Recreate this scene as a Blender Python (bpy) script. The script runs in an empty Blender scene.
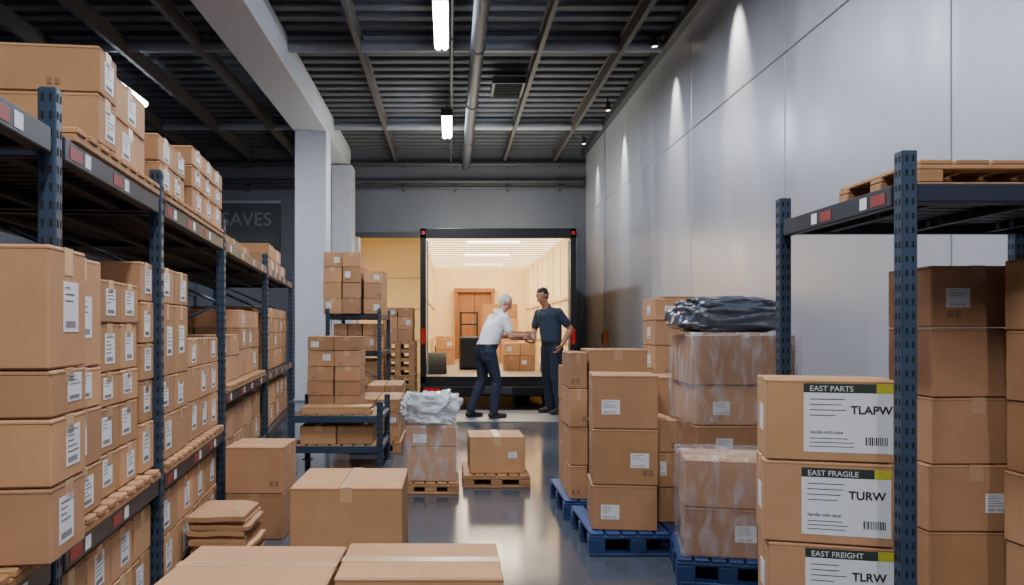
import bpy, bmesh, math, random
import numpy as np
from mathutils import Vector, Matrix, noise
R = random.Random(7)
S = bpy.context.scene

# ------------------------------------------------------------------ materials
def s2l(c):
    return tuple(((x/255)/12.92 if x/255 <= .04045 else (((x/255)+.055)/1.055)**2.4) for x in c)
MATS = {}
def mat(name, rgb, rough=.6, metal=0., var=.0, scale=(8,8,8), bump=0., bscale=30., tint=False, emit=0., spec=.5, alpha=None, rvar=0., coat=0.):
    m = bpy.data.materials.new(name); m.use_nodes = True
    nt = m.node_tree; N = nt.nodes; L = nt.links
    b = N['Principled BSDF']
    col = (*s2l(rgb), 1)
    b.inputs['Base Color'].default_value = col
    b.inputs['Roughness'].default_value = rough
    b.inputs['Metallic'].default_value = metal
    b.inputs['Specular IOR Level'].default_value = spec
    b.inputs['Coat Weight'].default_value = coat
    if emit:
        b.inputs['Emission Color'].default_value = col
        b.inputs['Emission Strength'].default_value = emit
    tc = N.new('ShaderNodeTexCoord'); mp = N.new('ShaderNodeMapping')
    mp.inputs['Scale'].default_value = scale
    L.new(tc.outputs['Object'], mp.inputs['Vector'])
    ns = N.new('ShaderNodeTexNoise'); ns.inputs['Scale'].default_value = 1; ns.inputs['Detail'].default_value = 5
    L.new(mp.outputs[0], ns.inputs['Vector'])
    last = None
    if var:
        mr = N.new('ShaderNodeMapRange'); mr.inputs[1].default_value = .25; mr.inputs[2].default_value = .75
        mr.inputs[3].default_value = 1-var; mr.inputs[4].default_value = 1+var
        L.new(ns.outputs['Fac'], mr.inputs[0])
        vm = N.new('ShaderNodeVectorMath'); vm.operation = 'SCALE'
        vm.inputs[0].default_value = col[:3]; L.new(mr.outputs[0], vm.inputs['Scale'])
        last = vm.outputs[0]
    if tint:
        at = N.new('ShaderNodeAttribute'); at.attribute_name = 'tint'
        vm2 = N.new('ShaderNodeVectorMath'); vm2.operation = 'MULTIPLY'
        if last: L.new(last, vm2.inputs[0])
        else: vm2.inputs[0].default_value = col[:3]
        L.new(at.outputs['Color'], vm2.inputs[1]); last = vm2.outputs[0]
    if last: L.new(last, b.inputs['Base Color'])
    if rvar:
        mr = N.new('ShaderNodeMapRange'); mr.inputs[1].default_value = .3; mr.inputs[2].default_value = .7
        mr.inputs[3].default_value = max(.02, rough-rvar); mr.inputs[4].default_value = rough+rvar
        L.new(ns.outputs['Fac'], mr.inputs[0]); L.new(mr.outputs[0], b.inputs['Roughness'])
    if bump:
        n2 = N.new('ShaderNodeTexNoise'); n2.inputs['Scale'].default_value = bscale; n2.inputs['Detail'].default_value = 4
        L.new(tc.outputs['Object'], n2.inputs['Vector'])
        bp = N.new('ShaderNodeBump'); bp.inputs['Strength'].default_value = bump; bp.inputs['Distance'].default_value = .02
        L.new(n2.outputs['Fac'], bp.inputs['Height']); L.new(bp.outputs[0], b.inputs['Normal'])
    if alpha is not None:
        b.inputs['Alpha'].default_value = alpha
    MATS[name] = m
    return m
mat('cardboard', (170,129,94), .75, var=.1, scale=(6,6,6), bump=.04, bscale=40, tint=True, spec=.25)
mat('tape', (180,146,112), .3, tint=True)
mat('seam', (62,44,30), .9)
mat('label', (205,208,214), .5)
mat('ink', (82,80,84), .6)
mat('ink_dark', (28,28,30), .6)
mat('ink_brown', (90,64,46), .7)
mat('rack_blue', (50,66,86), .4, metal=.3, var=.15, scale=(5,5,5))
mat('rack_beam', (34,41,54), .4, metal=.3, var=.15, scale=(5,5,5))
mat('hole', (8,8,10), .9)
mat('red', (130,32,38), .45)
mat('deck', (30,33,38), .5, metal=.4)
mat('wood', (160,118,80), .75, var=.25, scale=(3,30,30), tint=True)
mat('blue_plastic', (30,56,104), .5, var=.15, tint=True)
mat('floor_m', (66,72,82), .16, var=.25, scale=(.9,.5,1), rvar=.08, bump=.02, bscale=3)
mat('wall_metal', (170,175,187), .38, metal=.3, var=.09, scale=(.5,2.5,.25), rvar=.08, bump=.03, bscale=1.6)
mat('wall_gray', (96,100,110), .7, var=.08, scale=(1,1,1))
mat('wall_left', (80,84,94), .8, var=.08)
mat('ceil_dark', (74,77,85), .75, var=.15, scale=(2,2,2))
mat('steel_dark', (64,66,72), .5, metal=.3, var=.12)
mat('joist', (74,69,68), .6, metal=.2, var=.15)
mat('steel_light', (134,139,150), .5, metal=.2, var=.08)
mat('beam_white', (196,200,210), .6, var=.05)
mat('cream', (238,212,160), .7, var=.05, scale=(1,1,1))
mat('cream_trim', (210,182,132), .6)
mat('truck_black', (20,22,28), .35, metal=.3, var=.1)
mat('truck_floor', (120,104,88), .5, var=.2, scale=(20,1,1))
mat('truck_roof', (250,242,218), .5, emit=3.0)  # brightness built in as emission so the translucent roof looks lit
mat('tube', (225,238,255), .4, emit=45)
mat('lens', (255,236,205), .4, emit=6)
mat('lamp_house', (60,64,70), .4, metal=.5)
mat('tail_red', (170,20,20), .25, emit=.2)
mat('rubber', (14,14,15), .8, bump=.1)
mat('amber', (190,100,34), .4)
mat('brown_wood', (136,86,48), .55, var=.2, scale=(10,10,1.5))
mat('bag_gray', (66,73,86), .16, var=.2, bump=.45, bscale=7, coat=.5)
mat('dockplate', (112,116,124), .5, metal=.4, var=.1, bump=.05)
mat('sign_dark', (44,48,56), .5)
mat('sign_text', (104,112,124), .5)
mat('band', (40,50,42), .5); mat('yellow', (176,172,52), .5)
mat('skin1', (205,146,118), .5, var=.05); mat('skin2', (172,118,90), .5, var=.05)
mat('shirt_white', (226,230,236), .8, bump=.35, bscale=9); mat('shirt_navy', (38,52,72), .85, bump=.35, bscale=9)
mat('jeans1', (30,40,62), .85, bump=.4, bscale=10, var=.12); mat('jeans2', (24,36,54), .85, bump=.4, bscale=10, var=.12)
mat('shoe', (28,26,28), .5); mat('shoe2', (40,34,32), .5); mat('belt', (26,22,20), .45)
mat('hair_gray', (205,203,200), .7, bump=.5, bscale=60); mat('hair_dark', (26,22,20), .55, bump=.5, bscale=60)
mat('eye_white', (230,230,225), .3); mat('eye_dark', (20,15,12), .3); mat('lips', (150,85,75), .5)
def plastic_mat(name, rgb, lo, hi, sc=(9,9,9)):
    m = bpy.data.materials.new(name); m.use_nodes = True
    nt = m.node_tree; N = nt.nodes; L = nt.links; N.clear()
    out = N.new('ShaderNodeOutputMaterial'); mx = N.new('ShaderNodeMixShader'); tr = N.new('ShaderNodeBsdfTransparent')
    pb = N.new('ShaderNodeBsdfPrincipled'); pb.inputs['Base Color'].default_value = (*s2l(rgb),1); pb.inputs['Roughness'].default_value = .12
    tc = N.new('ShaderNodeTexCoord'); mp=N.new('ShaderNodeMapping'); mp.inputs['Scale'].default_value=sc; mp.inputs['Rotation'].default_value=(.3,.5,.2)
    ns = N.new('ShaderNodeTexNoise'); ns.inputs['Scale'].default_value = 1; ns.inputs['Detail'].default_value = 7
    ns.inputs['Distortion'].default_value = .8
    mr = N.new('ShaderNodeMapRange'); mr.inputs[1].default_value=.45; mr.inputs[2].default_value=.72; mr.inputs[3].default_value = lo; mr.inputs[4].default_value = hi
    bp = N.new('ShaderNodeBump'); bp.inputs['Strength'].default_value = .8; bp.inputs['Distance'].default_value=.03
    L.new(tc.outputs['Object'], mp.inputs[0]); L.new(mp.outputs[0], ns.inputs['Vector']); L.new(ns.outputs['Fac'], mr.inputs[0]); L.new(mr.outputs[0], mx.inputs[0])
    L.new(ns.outputs['Fac'], bp.inputs['Height']); L.new(bp.outputs[0], pb.inputs['Normal'])
    L.new(tr.outputs[0], mx.inputs[1]); L.new(pb.outputs[0], mx.inputs[2]); L.new(mx.outputs[0], out.inputs[0])
    MATS[name] = m
plastic_mat('wrap', (200,206,218), .08, .5, (16,16,5))
plastic_mat('bag_clear', (205,212,222), .5, .95)

# ------------------------------------------------------------------ mesh builder
class MB:
    def __init__(s): s.v=[]; s.f=[]; s.m=[]; s.t=[]; s.names=[]
    def mi(s, n):
        if n not in s.names: s.names.append(n)
        return s.names.index(n)
    def raw(s, verts, faces, m, tint=1.):
        o=len(s.v); s.v.extend(verts); k=s.mi(m)
        for f in faces: s.f.append(tuple(i+o for i in f)); s.m.append(k); s.t.append(tint)
    def box(s, lo, hi, m, M=None, bev=.004, tint=1.):
        M = M or Matrix()
        c=[(lo[i]+hi[i])/2 for i in range(3)]; h=[abs(hi[i]-lo[i])/2 for i in range(3)]
        b=min(bev, min(h)*.45)
        idx={}; vs=[]
        for sx in (-1,1):
            for sy in (-1,1):
                for sz in (-1,1):
                    sg=(sx,sy,sz)
                    for a in range(3):
                        p=[c[i]+sg[i]*(h[i] if i==a else h[i]-b) for i in range(3)]
                        idx[(sg,a)]=len(vs); vs.append(tuple(M@Vector(p)))
        fs=[]
        for a in range(3):
            o1,o2=(a+1)%3,(a+2)%3
            for sa in (-1,1):
                q=[]
                for s1,s2 in ((-1,-1),(1,-1),(1,1),(-1,1)):
                    sg=[0,0,0]; sg[a]=sa; sg[o1]=s1; sg[o2]=s2; q.append(idx[(tuple(sg),a)])
                fs.append(q if sa>0 else q[::-1])
        for a in range(3):
            o1,o2=(a+1)%3,(a+2)%3
            for s1 in (-1,1):
                for s2 in (-1,1):
                    def g(sa,ax):
                        sg=[0,0,0]; sg[a]=sa; sg[o1]=s1; sg[o2]=s2; return idx[(tuple(sg),ax)]
                    q=[g(-1,o1),g(1,o1),g(1,o2),g(-1,o2)]
                    fs.append(q if s1*s2<0 else q[::-1])
        for sx in (-1,1):
            for sy in (-1,1):
                for sz in (-1,1):
                    q=[idx[((sx,sy,sz),a)] for a in range(3)]
                    fs.append(q if sx*sy*sz>0 else q[::-1])
        s.raw(vs,fs,m,tint)
    def cyl(s, p0, p1, r0, r1=None, m='steel_dark', n=14, tint=1.):
        r1 = r0 if r1 is None else r1
        p0=Vector(p0); p1=Vector(p1); d=(p1-p0).normalized()
        a=d.orthogonal().normalized(); b=d.cross(a)
        vs=[]
        for p,r in ((p0,r0),(p1,r1)):
            for i in range(n):
                t=2*math.pi*i/n; vs.append(tuple(p+a*math.cos(t)*r+b*math.sin(t)*r))
        fs=[(i,(i+1)%n,n+(i+1)%n,n+i) for i in range(n)]+[tuple(range(n))[::-1],tuple(range(n,2*n))]
        s.raw(vs,fs,m,tint)
    def obj(s, name, parent=None, smooth=False):
        me=bpy.data.meshes.new(name); me.from_pydata([tuple(x) for x in s.v],[],s.f)
        for n in s.names: me.materials.append(MATS[n])
        me.polygons.foreach_set('material_index', s.m)
        at=me.attributes.new('tint','FLOAT_COLOR','FACE')
        arr=[]
        for t in s.t: arr += [t,t,t,1.] if not isinstance(t,tuple) else [*t,1.]
        at.data.foreach_set('color', arr)
        me.update()
        if smooth: me.polygons.foreach_set('use_smooth',[True]*len(me.polygons))
        o=bpy.data.objects.new(name,me); S.collection.objects.link(o)
        if parent: o.parent=parent
        return o
def empty(name):
    e=bpy.data.objects.new(name,None); S.collection.objects.link(e); e.empty_display_size=.1; return e

def text(name, body, size, M, m, parent=None, bold=0.):
    cu=bpy.data.curves.new(name,'FONT'); cu.body=body; cu.size=size; cu.extrude=.0006; cu.offset=bold
    cu.align_x='LEFT'; cu.materials.append(MATS[m])
    o=bpy.data.objects.new(name,cu); S.collection.objects.link(o)
    bpy.context.view_layer.update()
    me=bpy.data.meshes.new_from_object(o.evaluated_get(bpy.context.evaluated_depsgraph_get()))
    bpy.data.objects.remove(o); 
    o=bpy.data.objects.new(name,me); S.collection.objects.link(o); o.matrix_world=M
    if parent: o.parent=parent
    return o

# ------------------------------------------------------------------ cartons
def label(b, M, sz, face, u, v, w, h, style=0):
    hx,hy,hz=sz[0]/2,sz[1]/2,sz[2]/2
    def pl(u0,v0,u1,v1,m,d0,d1):
        if face=='-y': b.box((u0,-hy-d1,hz+v0),(u1,-hy-d0,hz+v1),m,M,bev=.0002)
        elif face=='+x': b.box((hx+d0,u0,hz+v0),(hx+d1,u1,hz+v1),m,M,bev=.0002)
        elif face=='-x': b.box((-hx-d1,u0,hz+v0),(-hx-d0,u1,hz+v1),m,M,bev=.0002)
    pl(u-w/2,v-h/2,u+w/2,v+h/2,'label',-.001,.0012)
    e=.0019
    n=R.choice((3,4,5))
    for i in range(n):
        y=v+h*.38-i*h*.13
        pl(u-w*.4,y-h*.014,u-w*.4+w*R.uniform(.3,.8),y+h*.014,'ink',.001,e)
    x=u-w*.38
    while x<u+w*.3:
        ww=R.choice((.006,.012,.02))*w*1.6; pl(x,v-h*.42,x+ww,v-h*.28,'ink',.001,e); x+=ww+w*.035
def carton(b, M, sx, sy, sz, labels=(), tape='y', tint=None, marks=True):
    t = tint if tint else R.uniform(.74,1.12)
    tt=(t, t*R.uniform(.97,1.02), t*R.uniform(.94,1.05))
    hx,hy=sx/2,sy/2
    b.box((-hx,-hy,.001),(hx,hy,sz-.001),'cardboard',M,bev=.005,tint=tt)
    w=min(.028,sx*.12)
    if tape=='y':
        b.box((-w,-hy-.001,sz-.002),(w,hy+.001,sz+.0004),'tape',M,bev=.0002,tint=tt)
        for s in(-1,1): b.box((-w,s*hy-.0012,sz-min(.07,sz*.3)),(w,s*hy+.0012,sz),'tape',M,bev=.0002,tint=tt)
        b.box((-w-.004,-hy*.99,sz-.002),(-w-.001,hy*.99,sz-.0003),'seam',M,bev=.0001)
    else:
        b.box((-hx-.001,-w,sz-.002),(hx+.001,w,sz+.0004),'tape',M,bev=.0002,tint=tt)
        for s in(-1,1): b.box((s*hx-.0012,-w,sz-min(.07,sz*.3)),(s*hx+.0012,w,sz),'tape',M,bev=.0002,tint=tt)
    b.box((-hx-.0006,-hy-.0006,sz-.012),(hx+.0006,hy+.0006,sz-.0108),'seam',M,bev=.0001)
    for L in labels:
        label(b,M,(sx,sy,sz),*L)
    if marks and R.random()<.6:
        u=R.choice((-1,1))*sx*.3; a=min(.02,sz*.1)
        for k in range(2):
            x=u+k*a*1.6
            b.box((x-a*.5,-hy-.0012,sz*.22-a*.7),(x+a*.5,-hy+.001,sz*.22+a*.7),'ink_brown',M,bev=.0001)
            b.box((x-a*.33,-hy-.0018,sz*.22-a*.5),(x+a*.33,-hy+.001,sz*.22+a*.5),'cardboard',M,bev=.0001,tint=tt)
            b.box((x-a*.12,-hy-.0022,sz*.22-a*.4),(x+a*.12,-hy+.001,sz*.22+a*.3),'ink_brown',M,bev=.0001)
I4=Matrix()
def TR(x,y,z=0,rz=0): return Matrix.Translation((x,y,z))@Matrix.Rotation(rz,4,'Z')
def fill(b, x0,x1,y0,y1,z0,hs,nx=1,ny=1,lab='f',base=I4,jit=.006,lp=.7,tint=None,gap=.004):
    z=z0
    for h in hs:
        wx=(x1-x0)/nx; wy=(y1-y0)/ny
        for i in range(nx):
            for j in range(ny):
                cx=x0+wx*(i+.5)+R.uniform(-jit,jit)*.5; cy=y0+wy*(j+.5)+R.uniform(-jit,jit)*.5
                M=base@TR(cx,cy,z,R.uniform(-.02,.02))
                sx,sy=wx-gap-jit,wy-gap-jit
                L=[]
                if 's' in lab and R.random()<lp:
                    lw=min(.10,sy*.5); lh=min(.13,h*.62)
                    L.append(('+x',R.uniform(-.15,.15)*sy,R.uniform(-.05,.08)*h,lw,lh))
                if 'f' in lab and R.random()<lp*.45:
                    L.append(('-y',R.choice((-.22,.22))*sx,R.uniform(-.1,.1)*h,min(.1,sx*.3),min(.08,h*.4)))
                if 'l' in lab and R.random()<lp*.6:
                    L.append(('-x',0,0,min(.1,sy*.4),min(.1,h*.45)))
                carton(b,M,sx,sy,h-.001,L,tape=R.choice('xy') if 's' not in lab else 'x',tint=tint)
        z+=h
    return z
def pallet(b, x0,x1,y0,y1,z0,h=.12,m='wood',base=I4,n=6):
    wy=(y1-y0); wx=(x1-x0)
    def t(): return R.uniform(.8,1.12)
    st=.018
    for k in range(3):
        yy=y0+ (wy-.08)*k/2
        b.box((x0,yy,z0),(x1,yy+.08,z0+st),m,base,tint=t())
        for q in range(3):
            xx=x0+(wx-.09)*q/2
            b.box((xx,yy,z0+st),(xx+.09,yy+.08,z0+h-2*st),m,base,tint=t()*.9)
        b.box((x0,yy,z0+h-2*st),(x1,yy+.08,z0+h-st),m,base,tint=t())
    sw=wx/n
    for i in range(n):
        b.box((x0+sw*i+.006,y0,z0+h-st),(x0+sw*(i+1)-.006,y1,z0+h),m,base,tint=t())

# ------------------------------------------------------------------ room
XW=2.9; YB=17.0; ZC=5.05; XL=-7.0; YF=-4.0
b=MB(); b.box((XL-.2,YF-.2,-.2),(XW+.2,YB+5.2,0),'floor_m',bev=.001); b.obj('floor')
b=MB(); b.box((XL-.2,YF-.2,ZC+.06),(XW+.2,YB+.2,ZC+.2),'ceil_dark')
y=YF
while y<YB-.1:
    b.box((XL,y,ZC),(XW,y+.16,ZC+.07),'ceil_dark',bev=.02); y+=.32
b.obj('ceiling')
b=MB(); b.box((XW+.02,YF,0),(XW+.2,YB,ZC+.06),'steel_dark')
ys=[YF,-1.5,.7,2.6,4.6,6.88,9.55,11.4,13.0,15.0,YB]
for i in range(len(ys)-1):
    for z0,z1 in ((0,3.62),(3.62,ZC)):
        b.box((XW-.02,ys[i]+.006,z0+.004),(XW+.03,ys[i+1]-.006,z1-.004),'wall_metal',bev=.006)
b.obj('wall_right')
b=MB(); b.box((XL-.2,YF,0),(XL,YB,ZC+.06),'wall_left'); b.obj('wall_left')
b=MB(); b.box((XL,YF-.2,0),(XW,YF,ZC+.06),'wall_gray'); b.obj('wall_front')
OX0,OX1,OZ=-1.95,2.62,3.2
b=MB()
b.box((XL,YB,0),(OX0,YB+.2,ZC+.06),'wall_gray'); b.box((OX1,YB,0),(XW,YB+.2,ZC+.06),'wall_gray')
b.box((OX0,YB,OZ),(OX1,YB+.2,ZC+.06),'wall_gray')
b.obj('wall_back')
b=MB()
b.box((OX0-.08,YB-.03,0),(OX0+.02,YB+.22,OZ),'beam_white'); b.box((OX1-.02,YB-.03,0),(OX1+.08,YB+.22,OZ),'steel_light')
b.box((OX0-.08,YB-.03,OZ-.02),(OX1+.08,YB+.22,OZ+.08),'steel_dark')
b.obj('trim_1')
b=MB(); b.box((-3.2,YB+.2,0),(-3.0,YB+5,3.7),'cream')
for k in range(5): b.box((-3.0,YB+.6+k*.9,0),(-2.97,YB+.66+k*.9,3.6),'cream_trim')
b.obj('wall_bay_left')
b=MB(); b.box((2.75,YB+.2,0),(2.95,YB+5,3.7),'cream'); b.obj('wall_bay_right')
b=MB(); b.box((-3.2,YB+5,0),(2.95,YB+5.2,3.7),'cream')
for zz in (.9,1.75,2.6): b.box((-3,YB+4.97,zz),(2.75,YB+5,zz+.05),'cream_trim')
b.obj('wall_bay_back')
b=MB(); b.box((-3.2,YB+.2,3.6),(2.95,YB+5.2,3.8),'cream'); b.obj('ceiling_bay')

b=MB()
b.box((-2.64,13.6,0),(-2.1,14.1,4.6),'beam_white',bev=.01)
b.box((-2.7,13.55,0),(-2.04,14.15,.03),'steel_light')
b.obj('support_column')
b=MB(); b.box((-2.66,YF+.01,4.6),(-2.1,YB-.01,ZC-.01),'beam_white',bev=.01); b.obj('support_beam')
b=MB(); b.box((-2.42,16.3,0),(-2.0,16.9,4.58),'beam_white',bev=.01); b.box((-2.46,16.26,0),(-1.97,16.94,.03),'steel_light'); b.obj('support_column')
for yy in (2.0,6.2,10.4,14.5):
    b=MB()
    z=4.84
    for (xa,xb) in ((XL+.02,-2.67),(-2.09,XW-.15)):
        b.cyl((xa,yy,z+.07),(xb,yy,z+.07),.075,m='steel_light',n=18)
        b.box((xa,yy-.03,z+.13),(xb,yy+.03,z+.2),'steel_light')
    b.obj('steel_crossbeam')
for xx in (-6.2,-5.2,-4.2,-3.2,-1.15,1.15,2.2):
    b=MB()
    b.box((xx-.03,YF,4.98),(xx+.03,YB-.01,4.992),'joist'); b.box((xx-.008,YF,4.78),(xx+.008,YB-.01,4.985),'joist')
    b.box((xx-.03,YF,4.77),(xx+.03,YB-.01,4.782),'joist')
    b.obj('roof_joist')
for (xx,r,zz) in ((.33,.085,4.62),(.02,.025,4.74)):
    b=MB(); b.cyl((xx,YF+.1,zz),(xx,YB-.3,zz),r,m='steel_dark',n=20)
    y=0
    while y<YB-1:
        b.cyl((xx,y,zz),(xx,y+.05,zz),r+.012,m='joist',n=20); b.cyl((xx,y+.02,zz+r),(xx,y+.02,ZC-.002),.006,m='steel_dark',n=6); y+=2.4
    b.obj('overhead_pipe')
b=MB(); b.box((.62,11.6,4.80),(1.10,12.3,4.9),'steel_dark')
for k in range(8): b.box((.66,11.65+k*.08,4.785),(1.06,11.69+k*.08,4.802),'hole')
b.obj('air_vent')
for zz,r in ((4.35,.05),(4.22,.03),(4.72,.06)):
    b=MB(); b.cyl((XL+.02,YB-.1,zz),(XW-.05,YB-.1,zz),r,m='steel_dark')
    for k in range(9): b.box((-6.5+k*1.1,YB-.12,zz-.08),(-6.46+k*1.1,YB-.001,zz+.08),'steel_dark')
    b.obj('wall_pipe')
b=MB(); b.box((XW-.12,YF,ZC-.14),(XW-.02,YB,ZC-.0),'steel_dark'); b.obj('trim_2')
e=empty('wall_sign')
b=MB(); b.box((-4.95,YB-.06,2.9),(-3.6,YB-.001,3.92),'sign_dark'); b.box((-4.98,YB-.07,3.89),(-3.57,YB-.001,3.95),'steel_light')
b.box((-4.9,YB-.07,3.0),(-3.65,YB-.055,3.25),'steel_dark'); b.obj('sign_board',e)
text('sign_letters','SAVES',.40,Matrix.Translation((-4.85,YB-.065,3.42))@Matrix.Rotation(math.pi/2,4,'X'),'sign_text',e)

# ------------------------------------------------------------------ lamps
def area(name,loc,sx,sy,power,color,rot=(0,0,0),parent=None,spread=None):
    l=bpy.data.lights.new(name,'AREA'); l.shape='RECTANGLE'; l.size=sx; l.size_y=sy; l.energy=power; l.color=color
    if spread: l.spread=spread
    o=bpy.data.objects.new(name,l); o.location=loc; o.rotation_euler=rot; S.collection.objects.link(o)
    if parent: o.parent=parent
    return o
def tube(x,y0,y1,z=4.6,pw=150,col=(.95,.97,1)):
    e=empty('tube_lamp')
    b=MB(); b.box((x-.09,y0,z+.03),(x+.09,y1,z+.08),'lamp_house')
    b.cyl((x-.04,y0+.02,z),(x-.04,y1-.02,z),.04,m='tube'); b.cyl((x+.04,y0+.02,z),(x+.04,y1-.02,z),.04,m='tube')
    for yy in (y0,y1-.03): b.box((x-.09,yy,z-.03),(x+.09,yy+.03,z+.04),'lamp_house')
    for yy in (y0+.2,y1-.2): b.cyl((x,yy,z+.07),(x,yy,ZC-.001),.008,m='steel_dark',n=6)
    b.obj('fixture',e)
    area('glow',(x,(y0+y1)/2,z-.06),.2,y1-y0,pw,col,parent=e)
tube(-.1,8.1,9.55,pw=145); tube(-.05,12.5,14.0,pw=110)
tube(-.1,3.6,5.1,pw=150); tube(-.1,-.6,.9,pw=185,col=(1,.97,.93))  # added tubes out of frame, there to light the near boxes
tube(1.9,-2.0,-.5,pw=95,col=(1,.97,.93)); tube(-4.6,4,5.5,pw=90); tube(-4.6,10.5,12,pw=130)  # added tubes: one behind camera, two brightening the left ceiling and back wall
for yy,pw,sz in ((3.4,260,44),(8.0,640,44),(10.2,560,40),(13.2,460,38),(15.6,300,38)):
    e=empty('wall_spotlight')
    b=MB(); b.cyl((2.6,yy,4.98),(2.61,yy,4.84),.035,.045,m='lamp_house'); b.cyl((2.6,yy,4.98),(2.6,yy,ZC-.001),.012,m='steel_dark',n=8)
    b.cyl((2.6096,yy,4.842),(2.61,yy,4.837),.034,.034,m='lens')
    b.obj('housing',e)
    l=bpy.data.lights.new('beam','SPOT'); l.energy=pw; l.color=(1,.88,.74) if yy<13 else (1,.93,.86); l.spot_size=math.radians(sz); l.spot_blend=1; l.shadow_soft_size=.05
    o=bpy.data.objects.new('beam',l); o.location=(2.61,yy,4.82); S.collection.objects.link(o); o.parent=e
    o.rotation_euler=Vector((.27,0,-1)).to_track_quat('-Z','Y').to_euler()
e=empty('bay_lamp'); b=MB(); b.box((-2.6,18.2,3.5),(-1.2,18.5,3.6),'lamp_house'); b.box((-2.55,18.23,3.48),(-1.25,18.47,3.5),'tube'); b.obj('fixture',e)
area('glow',(-1.9,18.35,3.45),1.3,.3,130,(1,.86,.62),parent=e)

# ------------------------------------------------------------------ racks
def upright(b,x,y,z1,base=I4,w=.05,face='x'):
    b.box((x-w/2,y-w/2,0),(x+w/2,y+w/2,z1),'rack_blue',base,bev=.004)
    b.box((x-w*.9,y-w*.9,0),(x+w*.9,y+w*.9,.008),'rack_blue',base,bev=.001)
    z=.08
    while z<z1-.03:
        for s in (-1,1):
            b.box((x+s*.011-.004,y-w/2-.0012,z),(x+s*.011+.004,y-w/2+.001,z+.022),'hole',base,bev=.0002)
            b.box((x+w/2-.001,y+s*.011-.004,z),(x+w/2+.0012,y+s*.011+.004,z+.022),'hole',base,bev=.0002)
            b.box((x-w/2-.0012,y+s*.011-.004,z),(x-w/2+.001,y+s*.011+.004,z+.022),'hole',base,bev=.0002)
        z+=.05
def shelf(b,x0,x1,y0,y1,z,base=I4,fx='+x',h=.07,red=True):
    for x in (x0,x1):
        b.box((x-.022,y0+.02,z-h),(x+.022,y1-.02,z),'rack_beam',base)
    for yy in (y0+.03,y1-.03):
        b.box((x0,yy-.02,z-h*.9),(x1,yy+.02,z-.01),'rack_beam',base)
    n=max(4,int((y1-y0)/.09)); 
    for i in range(n):
        yy=y0+.03+(y1-y0-.06)*i/n
        b.box((x0+.02,yy,z-.028),(x1-.02,yy+(y1-y0)/n*.72,z-.008),'deck',base,bev=.002)
    for k in range(3):
        xx=x0+(x1-x0)*(k+.5)/3; b.box((xx-.02,y0+.04,z-.06),(xx+.02,y1-.04,z-.029),'deck',base,bev=.002)
    if red:
        xs = x1+.022 if fx=='+x' else x0-.022
        d=.0015
        yy=y0+.06
        while yy<y1-.2:
            b.box((xs-d,yy,z-h*.8),(xs+d,yy+.10,z-h*.25),'red',base,bev=.0003)
            b.box((xs-d,yy+.13,z-h*.8),(xs+d,yy+.18,z-h*.2),'label',base,bev=.0003)
            yy+=R.uniform(.4,.6)
def brace(b,x0,x1,y,z1,base=I4):
    z=.2; k=0
    while z+.4<z1:
        p=(x0,y,z) if k%2==0 else (x1,y,z); q=(x1,y,z+.4) if k%2==0 else (x0,y,z+.4)
        b.cyl(base@Vector(p),base@Vector(q),.01,m='rack_blue',n=6); z+=.4; k+=1
RB=TR(-1.12,2.24,0,.1093)
US=[-1.4,0,1.167,2.73,4.99,7.6]
D=.9; ZT=1.80
b=MB()
for s in US:
    for x in (0,-D): upright(b,x,s,1.92,RB)
    if s>.5: brace(b,-D,0,s,1.9,RB)
for i in range(5):
    shelf(b,-D,0,US[i]+.03,US[i+1]-.03,ZT,RB)
    if i<3:
        shelf(b,-D,0,US[i]+.03,US[i+1]-.03,.62,RB); shelf(b,-D,0,US[i]+.03,US[i+1]-.03,.12,RB,red=False)
    else:
        shelf(b,-D,0,US[i]+.03,US[i+1]-.03,.84,RB); shelf(b,-D,0,US[i]+.03,US[i+1]-.03,.3,RB,red=False)
b.obj('pallet_rack')
def slats(b,y0,y1,z,base=RB,h=.045):
    for x in (-.78,-.5,-.22,.0):
        b.box((x-.05,y0,z),(x+.03,y1,z+h*.55),'wood',base,tint=R.uniform(.8,1.1))
    y=y0
    while y<y1-.05:
        b.box((-.84,y,z+h*.55),(.035,y+.08,z+h),'wood',base,tint=R.uniform(.8,1.15)); y+=.11
b=MB()
slats(b,-1.3,-.05,.62); slats(b,.1,.95,.62); slats(b,1.0,1.12,.62); slats(b,1.22,2.65,.62)
slats(b,.12,1.1,ZT); slats(b,1.22,2.65,ZT); slats(b,2.9,4.8,.84)
b.obj('wooden_pallet_boards')
z0=.667
def rstack(args):
    b=MB()
    for a in args: fill(b,*a[:6],**a[6],base=RB)
    return b.obj('cardboard_box_stack')
rstack([(-.45,.115,-.30,-.045,z0,[.19,.17,.12,.31],dict(lab='s',lp=1,jit=.003))])
rstack([(-.62,.02,.06,.40,z0,[.15,.18,.13,.34],dict(lab='s',lp=1))])
rstack([(-.40,.0,.44,.90,z0,[.15,.16,.12,.17,.15],dict(lab='s',lp=1,ny=2))])
rstack([(-.42,.01,1.2,1.75,z0,[.2,.17,.32,.16],dict(lab='s',lp=.9,ny=2)),(-.4,0,.945,1.135,z0,[.2,.17,.15,.17,.16],dict(lab='s',lp=1))])
rstack([(-.42,.0,1.8,2.65,z0,[.2,.18,.15],dict(lab='s',lp=.8,ny=3))])
rstack([(-.85,-.45,.46,1.1,z0,[.2,.2,.2,.2],dict(lab='s',nx=1,ny=2)),(-.85,-.45,1.22,2.65,z0,[.2,.2,.18,.2],dict(lab='s',ny=4))])
rstack([(-.8,-.02,-1.2,-.1,.12,[.2,.2],dict(lab='s',nx=2,ny=3))])
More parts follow.
